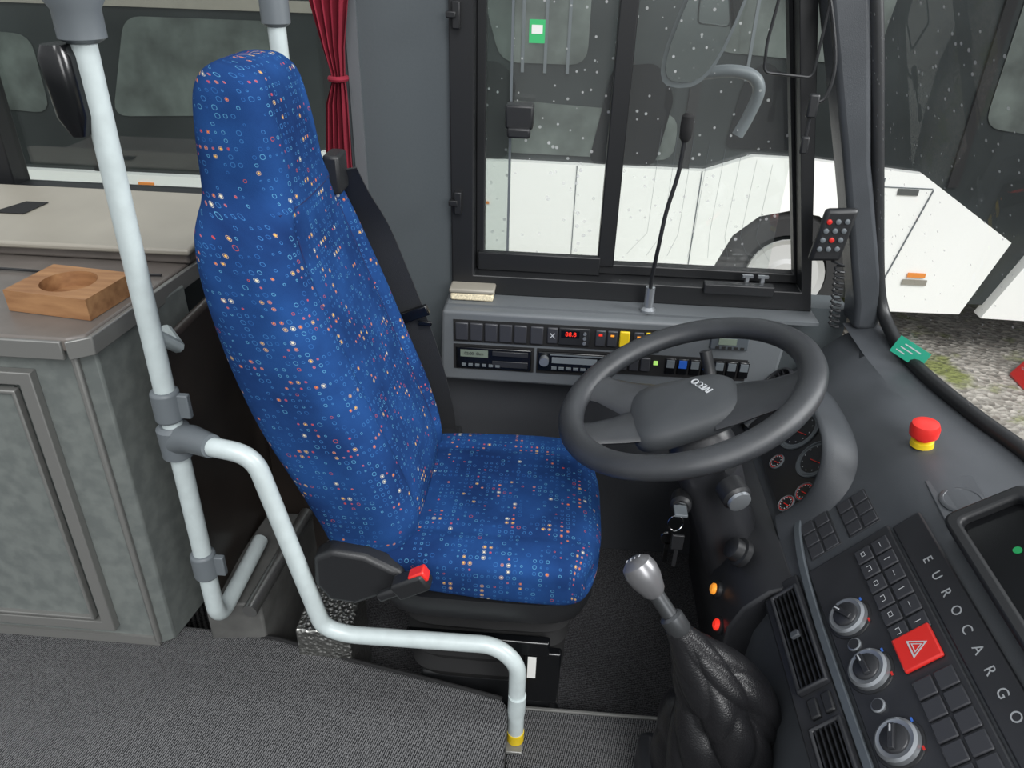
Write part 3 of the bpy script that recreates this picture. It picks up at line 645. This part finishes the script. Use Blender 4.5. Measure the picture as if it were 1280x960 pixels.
# ------------------------------------------------------------------ dashboard
ds=thing("dashboard","dark grey curved bus dashboard with instruments and vents","dashboard",(.6,1.0,0))
U=V((0,-1,0));Vv=V((.666,0,.746));Nn=V((-.746,0,.666))
def PP(y,v,h=0):return V((.5,y,.573))+Vv*v+Nn*h
def backx(y):
    b=sorted([(q,p) for p,q in base])
    for i in range(len(b)-1):
        if b[i][0]<=y<=b[i+1][0]:
            t=(y-b[i][0])/(b[i+1][0]-b[i][0]);return b[i][1]*(1-t)+b[i+1][1]*t
    return b[-1][1] if y>b[-1][0] else b[0][1]
ys=[.30,.6,.9,1.0,1.11,1.18,1.24,1.31,1.384,1.45,1.5,1.55,1.60,1.64,1.66]
rings=[]
for y in ys:
    X=backx(y);f=0 if y<1.5 else (y-1.5)/.16
    prof=[(X,.752),(X-.03,.745),(X-.07,.738),(min(.665,X-.08),.730),(.64,.718),(.62,.704),(.60,.685),(.55,.629),(.50,.573),(.455,.522),(.432,.49),(.418,.455),(.40,.40),(.395,.32),(.41,.2),(.43,.08),(.44,0.002),(X,0.002)]
    r=[]
    for x,z in prof:
        r.append(V((min(X,x+(.05*f if x<.66 else 0)),y,z)))
    rings.append(r)
mk("dash_body",loft(rings),M_dash,ds,ang=28)
def slab(y0,y1,v0,v1,h0,h1,m,name="fascia",bev=.003,par=ds,**k):
    return mk(name,box(PP((y0+y1)/2,(v0+v1)/2,(h0+h1)/2),(abs(y1-y0),abs(v1-v0),h1-h0),(U,Vv,Nn)),m,par,bev=bev,**k)
slab(1.03,.3,-.040,.118,.0,.006,M_dash2,"centre_fascia",.005)
slab(1.02,.3,.122,.172,0,.006,M_dash2,"name_strip",.004)
for i,ch in enumerate("EUROCARGO"):
    mk("letter",text(ch,.0205,PP(.925-i*.0345,.147,.0065),U,Vv,.0003),M_sletter,ds)
mk("curved_trim",merge(ribbon(cat_rom([PP(1.17,-.016,.001),PP(1.13,-.032,.004),PP(1.05,-.044,.006),PP(.95,-.050,.007),PP(.85,-.052,.007),PP(.7,-.052,.007),PP(.5,-.052,.007),PP(.3,-.052,.007)],5),Vv,.014,.008)),M_trimg,ds,bev=.002)
def vent(y0,y1):
    o=PP((y0+y1)/2,-.090,.006);w=abs(y1-y0)
    fr=mk("air_vent",ringframe([o+U*a*w/2+Vv*b*.028 for a,b in ((-1,-1),(1,-1),(1,1),(-1,1))],[o+U*a*(w/2-.007)+Vv*b*.021 for a,b in ((-1,-1),(1,-1),(1,1),(-1,1))],Nn*.014),M_dash2,ds,bev=.003)
    mk("vent_cavity",box(o,(w-.01,.045,.004),(U,Vv,Nn)),M_blackm,fr)
    mk("vent_slat",merge(*[box(o+Vv*(-.017+i*.0085)+Nn*.007,(w-.014,.0022,.010),(U,Vv,Nn)) for i in range(5)]),M_black,fr)
    mk("vent_tab",box(o+Nn*.015,(.012,.016,.008),(U,Vv,Nn)),M_dash,fr,bev=.002)
slab(1.04,.3,-.135,-.060,.0,.008,M_dash2,"vent_fascia",.006)
vent(1.01,.81);vent(.75,.54)
slab(.798,.764,-.085,-.068,.006,.014,M_black,"blank_key",.003);slab(.798,.764,-.110,-.093,.006,.014,M_black,"blank_key",.003)
M_bluem=mat("blue_mark",(60,110,200),.5)
for i,y in enumerate((.899,.798,.681)):
    kb=mk("heater_knob",lathe(PP(y,0,.005),Nn,[(.037,0),(.036,.003),(.033,.0035)],32),M_black,ds)
    mk("knob_ring",lathe(PP(y,0,.008),Nn,[(.032,0),(.031,.008),(.027,.011),(.022,.010)],32),M_silver,kb)
    ka=(U+Vv*(.6-i*.5)).normalized();kc=(Vv-U*(.6-i*.5)).normalized()
    mk("knob_grip",merge(lathe(PP(y,0,.012),Nn,[(.0215,0),(.0205,.009),(.017,.011)],28),box(PP(y,0,.025),(.034,.009,.008),(ka,kc,Nn))),M_dash2,kb,bev=.001)
    mk("pointer",box(PP(y,0,.0295)-ka*.010,(.010,.002,.001),(ka,kc,Nn)),M_mark,kb)
    mk("cold_mark",box(PP(y+.021,.028,.0085),(.006,.003,.001),(U,Vv,Nn)),M_bluem,kb)
    mk("warm_mark",box(PP(y-.021,.028,.0085),(.006,.003,.001),(U,Vv,Nn)),M_redh,kb)
for y in (.85,.742):
    fb=mk("fan_button",lathe(PP(y,-.008,.006),Nn,[(.011,0),(.011,.003),(.009,.004)],16),M_silver,ds)
    mk("button_cap",lathe(PP(y,-.008,.009),Nn,[(.0085,0),(.0085,.002),(.001,.002)],16),M_dash2,fb)
def ic_line(y,v,pts):return [PP(y,v,.0112)+U*a+Vv*b for a,b in pts]
ip=[[(-.004,-.003),(.004,-.003),(.004,.003),(-.004,.003),(-.004,-.003)],[(-.005,0),(.005,0)],[(-.005,-.003),(-.005,.003),(.005,.003),(.005,-.003)],[(0,-.005),(0,.005)]]
y=.995;j=0
while y>.42:
    if abs(y-.794)>.034:
        for v in (.062,.094):
            k=slab(y+.0145,y-.0145,v-.0145,v+.0145,.006,.010,M_key,"key",.002)
            if y>.83: mk("key_icon",tube(ic_line(y,v,ip[j%4]),.0005,n=4),M_mark,k)
            j+=1
    y-=.0325
hz=slab(.794+.029,.794-.029,.046,.106,.006,.013,M_red,"hazard_switch",.003)
def tri(s,h):
    return [PP(.794,.077+s,h),PP(.794-s*.9,.077-s*.6,h),PP(.794+s*.9,.077-s*.6,h)]
mk("hazard_triangle",merge(ringframe(tri(.017,.0132),tri(.0130,.0132),Nn*.0005),ringframe(tri(.009,.0132),tri(.0065,.0132),Nn*.0005)),M_mark,hz)
slab(1.142,1.052,-.028,.034,-.002,.0015,M_dash2,"switch_plate",.001)
slab(1.138,1.052,.050,.110,-.002,.0015,M_dash2,"switch_plate",.001)
for yy in (1.127,1.097,1.067):
    for v in (-.013,.017):
        slab(yy+.013,yy-.013,v-.013,v+.013,.0,.0035,M_key,"blank_switch",.0015)
for yy in (1.124,1.096,1.068):
    for v in (.065,.095):
        slab(yy+.012,yy-.012,v-.013,v+.013,.0,.0035,M_key,"blank_switch",.0015)
mk("access_lid",prism([(.640,1.085,.7165),(.632,.965,.7150),(.705,.955,.7345),(.712,1.085,.7345)],(0,0,.0030)),M_dash,ds,bev=.0015)
mk("speaker_cap",merge(lathe((.675,1.025,.7260),(-.20,0,1),[(.034,0),(.034,.003),(.031,.005),(.028,.005),(.027,.004),(.0,.004)],32)),M_dash,ds)
# cluster and hood
yc,hwid=1.350,.170
def arch(sc,h,vt=0):
    pts=[]
    for k in range(33):
        t=-.10*pi+(1.20*pi)*k/32
        c,s=math.cos(t),math.sin(t)
        y=yc-math.copysign(abs(c)**.7,c)*(hwid+sc);v=-.01+(math.copysign(abs(s)**.75,s))*(.120+sc*.7)+vt
        hh=h*(.22+.78*max(0,s)**1.0) if s>0 else h*.22
        pts.append(PP(y,v,hh))
    return pts
g=[arch(.050,-.010),arch(.042,.006),arch(.032,.024),arch(.021,.044),arch(.010,.060),arch(.002,.067),arch(-.003,.067),arch(-.007,.060),arch(-.009,.04),arch(-.010,.004)]
n=33;vs=[p for r in g for p in r];fs=[(i*n+k,i*n+k+1,(i+1)*n+k+1,(i+1)*n+k) for i in range(len(g)-1) for k in range(n-1)]
mk("instrument_hood",(vs,fs),M_hood,ds,ang=60)
ic=mk("instrument_cluster",prism([PP(yc-hwid+.006,-.05,.002),PP(yc+hwid-.01,-.05,.002),PP(yc+hwid-.01,.08,.002),PP(yc+hwid-.06,.112,.002),PP(yc-hwid+.06,.112,.002),PP(yc-hwid+.006,.08,.002)],Nn*.006),M_gdial,ds)
for y,v,r in ((1.272,.055,.044),(1.38,.05,.050),(1.208,.058,.021),(1.208,.010,.021),(1.208,-.032,.019),(1.335,-.02,.018)):
    gg=mk("gauge",lathe(PP(y,v,.008),Nn,[(r,0),(r,.003),(r*.92,.004),(r*.9,.001),(0,.001)],28),M_joint,ic)
    mk("dial_ring",lathe(PP(y,v,.009),Nn,[(r*.86,.0),(r*.86,.0008),(r*.80,.001)],28),M_gred if r<.04 else M_joint,gg)
    mk("dial_face",lathe(PP(y,v,.0095),Nn,[(r*.76,.0),(r*.76,.001),(0,.001)],28),M_gdial,gg)
    mk("pointer",box(PP(y,v,.012)+U*r*.25,(r*.8,.0016,.001),((U+Vv*.5).normalized(),(Vv-U*.5).normalized(),Nn)),M_red,gg)
    mk("tick",merge(*[box(PP(y+r*.66*math.cos(t),v+r*.66*math.sin(t),.0112),(.002,.002,.0006),(U,Vv,Nn)) for t in [q*pi/6 for q in range(12)]]),M_mark,gg)
fr=mk("air_vent",lathe(PP(1.545,.055,.014),Nn,[(.042,-.01),(.042,.02),(.036,.022),(.034,.01),(0,.01)],24),M_dash2,ds)
mk("vent_slat",merge(*[box(PP(1.545,.055-.022+i*.011,.030),(.054,.003,.008),(U,Vv,Nn)) for i in range(5)]),M_black,fr)
lp=[(.455,.520),(.41,.50),(.372,.455),(.352,.40),(.352,.34),(.372,.25),(.40,.12),(.41,.003),(.44,.003),(.45,.3)]
mk("knee_panel",prism([(x,1.02,z) for x,z in lp],(0,.60,0)),M_dash2,ds,bev=.006,ang=50)
for y,z,x,m in ((1.12,.400,.350,M_amber),(1.055,.372,.350,M_redl)):
    q=mk("push_button",lathe((x+.004,y,z),(-1,0,.25),[(.017,0),(.017,.008),(.013,.010)],20),M_black,ds)
    mk("button_lens",lathe((x-.004,y,z+.002),(-1,0,.25),[(.011,0),(.011,.006),(.007,.009)],18),m,q)
mk("rotary_switch",lathe((.385,1.125,.492),(-.8,0,.5),[(.028,0),(.028,.012),(.022,.014),(.021,.03),(.016,.033)],24),M_black,ds)
mk("lever_console",bx(.21,.42,.45,.97,.071,.17),M_dash2,ds,bev=.02,seg=3)
# ------------------------------------------------------------------ steering wheel
C=V((.250,1.238,.778));e1=V((.928,0,.371)).normalized();e2=V((0,1,0));wn=V((-.371,0,.928)).normalized()
sw=thing("steering_wheel","dark grey steering wheel with broad spokes and horn pad","steering wheel",tuple(C-wn*.05))
def WP(a,b,h=0):return C+e1*a+e2*b+wn*h
Rw=.2225
ps=[WP(Rw*math.cos(t),Rw*math.sin(t)) for t in [i*2*pi/72 for i in range(72)]]
vs=[];fs=[];nn=16
for i in range(72):
    t=i*2*pi/72
    rad=e1*math.cos(t)+e2*math.sin(t)
    for k in range(nn):
        p=2*pi*k/nn;vs.append(ps[i]+rad*(.0250*math.cos(p))+wn*(.0205*math.sin(p)))
for i in range(72):
    for k in range(nn):
        k2=(k+1)%nn;i2=(i+1)%72;fs.append((i*nn+k,i*nn+k2,i2*nn+k2,i2*nn+k))
mk("rim",(vs,fs),M_wheel,sw)
def hubring(s,h,e=3.8):
    return [WP(-.012+s*(.106)*ell(t,e)[0],-.0+s*.088*ell(t,e)[1]*(1-.14*ell(t,e)[0]),h) for t in [i*2*pi/40 for i in range(40)]]
hb=mk("horn_pad",loft([hubring(.8,-.065),hubring(.98,-.055),hubring(1.0,-.040),hubring(.97,-.028),hubring(.88,-.019),hubring(.6,-.013),hubring(.05,-.011)]),M_hub,sw,ang=60)
mk("emblem_text",text("IVECO",.021,WP(.030,.022,-.0112),e1*-.42+e2*.9,e2*-.42+e1*-.9,.0010),M_mark,hb)
for ang_,w0,w1_ in ((147,.062,.034),(194,.062,.034),(-20,.070,.044)):
    t=math.radians(ang_);d=e1*math.cos(t)+e2*math.sin(t);s=wn.cross(d)
    rg=[]
    for q,rr_,h,w,th in ((0,.06,-.042,w0,.014),(1,.10,-.034,w0*.92,.013),(2,.14,-.026,w0*.76,.012),(3,.18,-.014,w1_*1.15,.011),(4,.205,-.006,w1_*1.25,.012),(5,.223,-.002,w1_*1.5,.012)):
        rg.append([C+d*rr_+wn*h+s*(w*math.cos(a))+wn*(th*math.sin(a)) for a in [i*2*pi/16 for i in range(16)]])
    mk("spoke",loft(rg),M_wheel,sw,ang=60)
sc=thing("steering_column","black steering column with stalks and ignition lock","steering column",(.36,1.22,.45))
ca=-wn
def CP(l,dx=0,dy=0):return C+ca*l+e1*dx+e2*dy
g=[]
for l,w,h in ((.066,.035,.035),(.085,.055,.055),(.13,.065,.062),(.20,.062,.065),(.27,.058,.065),(.34,.06,.07),(.48,.07,.075)):
    g.append([CP(l)+e1*(w*ell(t,2.6)[0])+e2*(-.005+h*ell(t,2.6)[1]) for t in [i*2*pi/28 for i in range(28)]])
mk("column_shroud",loft(g),M_dash2,sc,ang=50)
mk("wiper_stalk",tube([CP(.13,.02,-.05),CP(.125,.04,-.09)],[.012,.014],n=14),M_black,sc)
mk("stalk_knob",lathe((.335,1.145,.640),(.35,-1,-.15),[(.016,0),(.027,.004),(.027,.035),(.022,.04)],22),M_black,sc)
mk("stalk_ring",lathe(V((.335,1.145,.640))+V((.35,-1,-.15)).normalized()*.041,(.35,-1,-.15),[(.022,0),(.021,.006),(.014,.008)],22),M_silver,sc)
mk("indicator_stalk",tube(cat_rom([CP(.08,.03,.05),CP(.05,.05,.10),(.300,1.36,.80)],4),[.012]*9,n=12),M_black,sc)
ig=mk("ignition_lock",lathe((.262,1.168,.568),(-.2,-1,.2),[(.02,-.03),(.02,.006),(.015,.012),(.006,.013)],20),M_black,sc)
mk("lock_face",lathe((.2605,1.155,.571),(-.2,-1,.2),[(.013,0),(.012,.004)],18),M_chrome,ig)
kk=thing("key_bunch","bunch of keys hanging from the ignition lock","keys",(.26,1.14,.46))
mk("ignition_key",merge(box((.256,1.135,.578),(.024,.03,.006)),cyl((.256,1.155,.574),(.256,1.135,.577),.004,10)),M_joint,kk,bev=.002)
mk("key_ring",tube([(.250+.014*math.cos(t),1.130,.552+.018*math.sin(t)) for t in [i*2*pi/20 for i in range(21)]],.0015,n=6),M_chrome,kk)
mk("door_key",merge(lathe((.240,1.128,.515),(0,1,0),[(.014,0),(.014,.004)],16),bx(.236,.244,1.128,1.131,.455,.505)),M_chrome,kk)
mk("door_key",merge(box((.258,1.124,.512),(.022,.005,.034)),bx(.254,.262,1.123,1.126,.45,.497)),M_black,kk,bev=.001)
# ------------------------------------------------------------------ gear lever
gl=thing("gear_lever","manual gear lever with grey knob and wrinkled leather boot","gear lever",(.32,.85,.172))
d=(V((.162,.884,.650))-V((.235,.842,.560))).normalized()
kn=mk("gear_knob",lathe(V((.162,.884,.650))-d*.035,d,[(.013,0),(.018,.006),(.0255,.03),(.027,.045),(.024,.058),(.014,.066),(.002,.067)],28),M_knobg,gl)
a,b,c_=frame_of(d,(0,-1,0))
mk("shift_pattern",text("R 1 3 5",.009,V((.162,.884,.650))+d*.0325,-b,a,.0004),M_mark,kn)
mk("lever_shaft",merge(tube([V((.162,.884,.65))-d*.035,(.205,.86,.597)],.0125,n=16),lathe((.205,.86,.597),-d,[(.014,0),(.019,.004),(.019,.03),(.015,.036)],20)),M_dsilver,gl)
spine=[(.215,.852,.580,.019),(.229,.850,.560,.026),(.248,.851,.530,.040),(.274,.853,.490,.060),(.300,.855,.445,.080),(.318,.858,.39,.093),(.322,.860,.33,.098),(.320,.86,.26,.100),(.318,.86,.173,.096)]
A=cat_rom([V(s[:3]) for s in spine],14);Rr=cat_rom([V((s[3],0,0)) for s in spine],14)
vs=[];fs=[];n=180
def bump_(x):  # rounded leather fold with a narrow valley
    q=abs(((x/pi)%1)-.5)*2
    return 1-q**3.0
for i,(p,r) in enumerate(zip(A,Rr)):
    l=i/len(A)
    T=(A[min(i+1,len(A)-1)]-A[max(i-1,0)]).normalized();aa=(V((0,1,0))-T*T.y).normalized();bb=T.cross(aa)
    m_=min(1,l*2.2)
    for k in range(n):
        t=2*pi*k/n
        f=.90+m_*(.06*math.sin(2*t+3*l+1)+.17*bump_(2*t+3.6*l+.7*math.sin(t+5*l))+.13*bump_(1.5*t-6.5*l+.9*math.sin(2*t+1))+.07*bump_(1*t+12*l+1.1*math.sin(3*t))-.24)
        vs.append(p+aa*(r.x*f*math.cos(t))+bb*(r.x*f*math.sin(t)))
for i in range(len(A)-1):
    for k in range(n):
        k2=(k+1)%n;fs.append((i*n+k,i*n+k2,(i+1)*n+k2,(i+1)*n+k))
fs+=[tuple(range(n-1,-1,-1)),tuple((len(A)-1)*n+k for k in range(n))]
mk("boot",(vs,fs),M_leather,gl,ang=80)
# ------------------------------------------------------------------ things on the dash
eb=thing("emergency_button","red mushroom emergency button with yellow collar on the dash","button",(.675,1.2,.735))
o=V((.668,1.180,.730));ax_=V((-.12,0,1)).normalized()
mk("collar",lathe(o,ax_,[(.020,0),(.019,.010),(.015,.012)],24),M_yel,eb)
mk("mushroom_head",lathe(o+ax_*.010,ax_,[(.013,0),(.014,.010),(.024,.012),(.025,.026),(.022,.035),(.014,.038),(.002,.038)],28),M_red,eb)
mo=thing("display_monitor","black dash mounted monitor with dark recessed screen","monitor",(.68,.78,.735))
mv=V((.80,0,.60)).normalized();mn=V((-.60,0,.80)).normalized();mo_c=V((.672,.755,.764))
mk("bezel",box(mo_c,(.40,.125,.026),(U,mv,mn)),M_black,mo,bev=.010,seg=3)
def mq(a,b,h):return mo_c+U*a+mv*b+mn*h
def rect(a,b,h,r=.02):
    q=[mq(-a,-b,h),mq(a,-b,h),mq(a,b,h),mq(-a,b,h)];out=[]
    for i in range(4):
        p0=q[i];pa=q[i-1];pb_=q[(i+1)%4];A_=p0+(pa-p0).normalized()*r;B_=p0+(pb_-p0).normalized()*r
        for k in range(6):
            t=k/5;out.append(A_*(1-t)**2+p0*2*t*(1-t)+B_*t*t)
    return out
mk("surround",ringframe(rect(.20,.0625,.010),rect(.178,.043,.010,.012),mn*.020),M_black,mo,bev=.006,seg=3)
mk("screen",box(mo_c+mn*.014,(.36,.090,.002),(U,mv,mn)),M_blackg,mo)
mk("screen_icon",lathe(mo_c+mn*.0155+U*-.10,mn,[(.006,0),(.006,.001)],16),mat("green_glow",(20,130,72),.4,emit=.2),mo)
mk("mount",box(mo_c-mn*.022+mv*.015,(.22,.05,.02),(U,mv,mn)),M_black,mo,bev=.004)
cL=V((.72,-.62,-.28)).normalized();cN=V((-.62,-.70,.35));cU=cN.cross(cL).normalized()
if cU.z<0:cU=-cU
cN=cL.cross(cU).normalized()
gc=mk("card",box((.728,1.44,.782),(.068,.038,.0015),(cL,cU,cN)),M_green,label="green paper card leaning low against the windscreen",cat="card",smooth=False)
for i in range(3):
    mk("card_print",box(V((.728,1.44,.782))+cU*(.009-i*.009)-cL*.008*i+(cN if cN.y<0 else -cN)*.001,(.035-.008*i,.0022,.0004),(cL,cU,cN)),M_mark,gc,smooth=False)
# ------------------------------------------------------------------ lighting
wd=bpy.data.worlds.new("world");SC.world=wd;wd.use_nodes=True;nt=wd.node_tree;N=nt.nodes;L=nt.links
bg=N["Background"];tc=N.new("ShaderNodeTexCoord");sp=N.new("ShaderNodeSeparateXYZ");L.new(tc.outputs["Generated"],sp.inputs[0])
r=N.new("ShaderNodeValToRGB");r.color_ramp.elements[0].position=.45;r.color_ramp.elements[0].color=(.14,.15,.15,1);r.color_ramp.elements[1].position=.62;r.color_ramp.elements[1].color=(.94,.97,1,1)
ma=N.new("ShaderNodeMath");ma.operation='MULTIPLY_ADD';ma.inputs[1].default_value=.5;ma.inputs[2].default_value=.5;L.new(sp.outputs[2],ma.inputs[0]);L.new(ma.outputs[0],r.inputs[0]);L.new(r.outputs[0],bg.inputs[0])
bg.inputs[1].default_value=.92
def area(nm,loc,tgt,size,e,col=(1,1,1)):
    l=bpy.data.lights.new(nm,'AREA');l.energy=e;l.size=size;l.color=col
    o=bpy.data.objects.new(nm,l);COL.objects.link(o);o.location=loc
    o.rotation_euler=(V(tgt)-V(loc)).to_track_quat('-Z','Y').to_euler()
area("door_daylight",(1.4,-1.6,2.2),(.1,1.2,.5),1.2,34)
area("windscreen_daylight",(2.6,1.2,2.4),(.5,1.1,.7),1.1,84)
sun=bpy.data.lights.new("sun",'SUN');sun.energy=1.7;sun.angle=.45;so=bpy.data.objects.new("sun",sun);COL.objects.link(so);so.rotation_euler=(math.radians(42),math.radians(14),0)
SC.view_settings.view_transform='Standard'
SC.view_settings.exposure=0.05
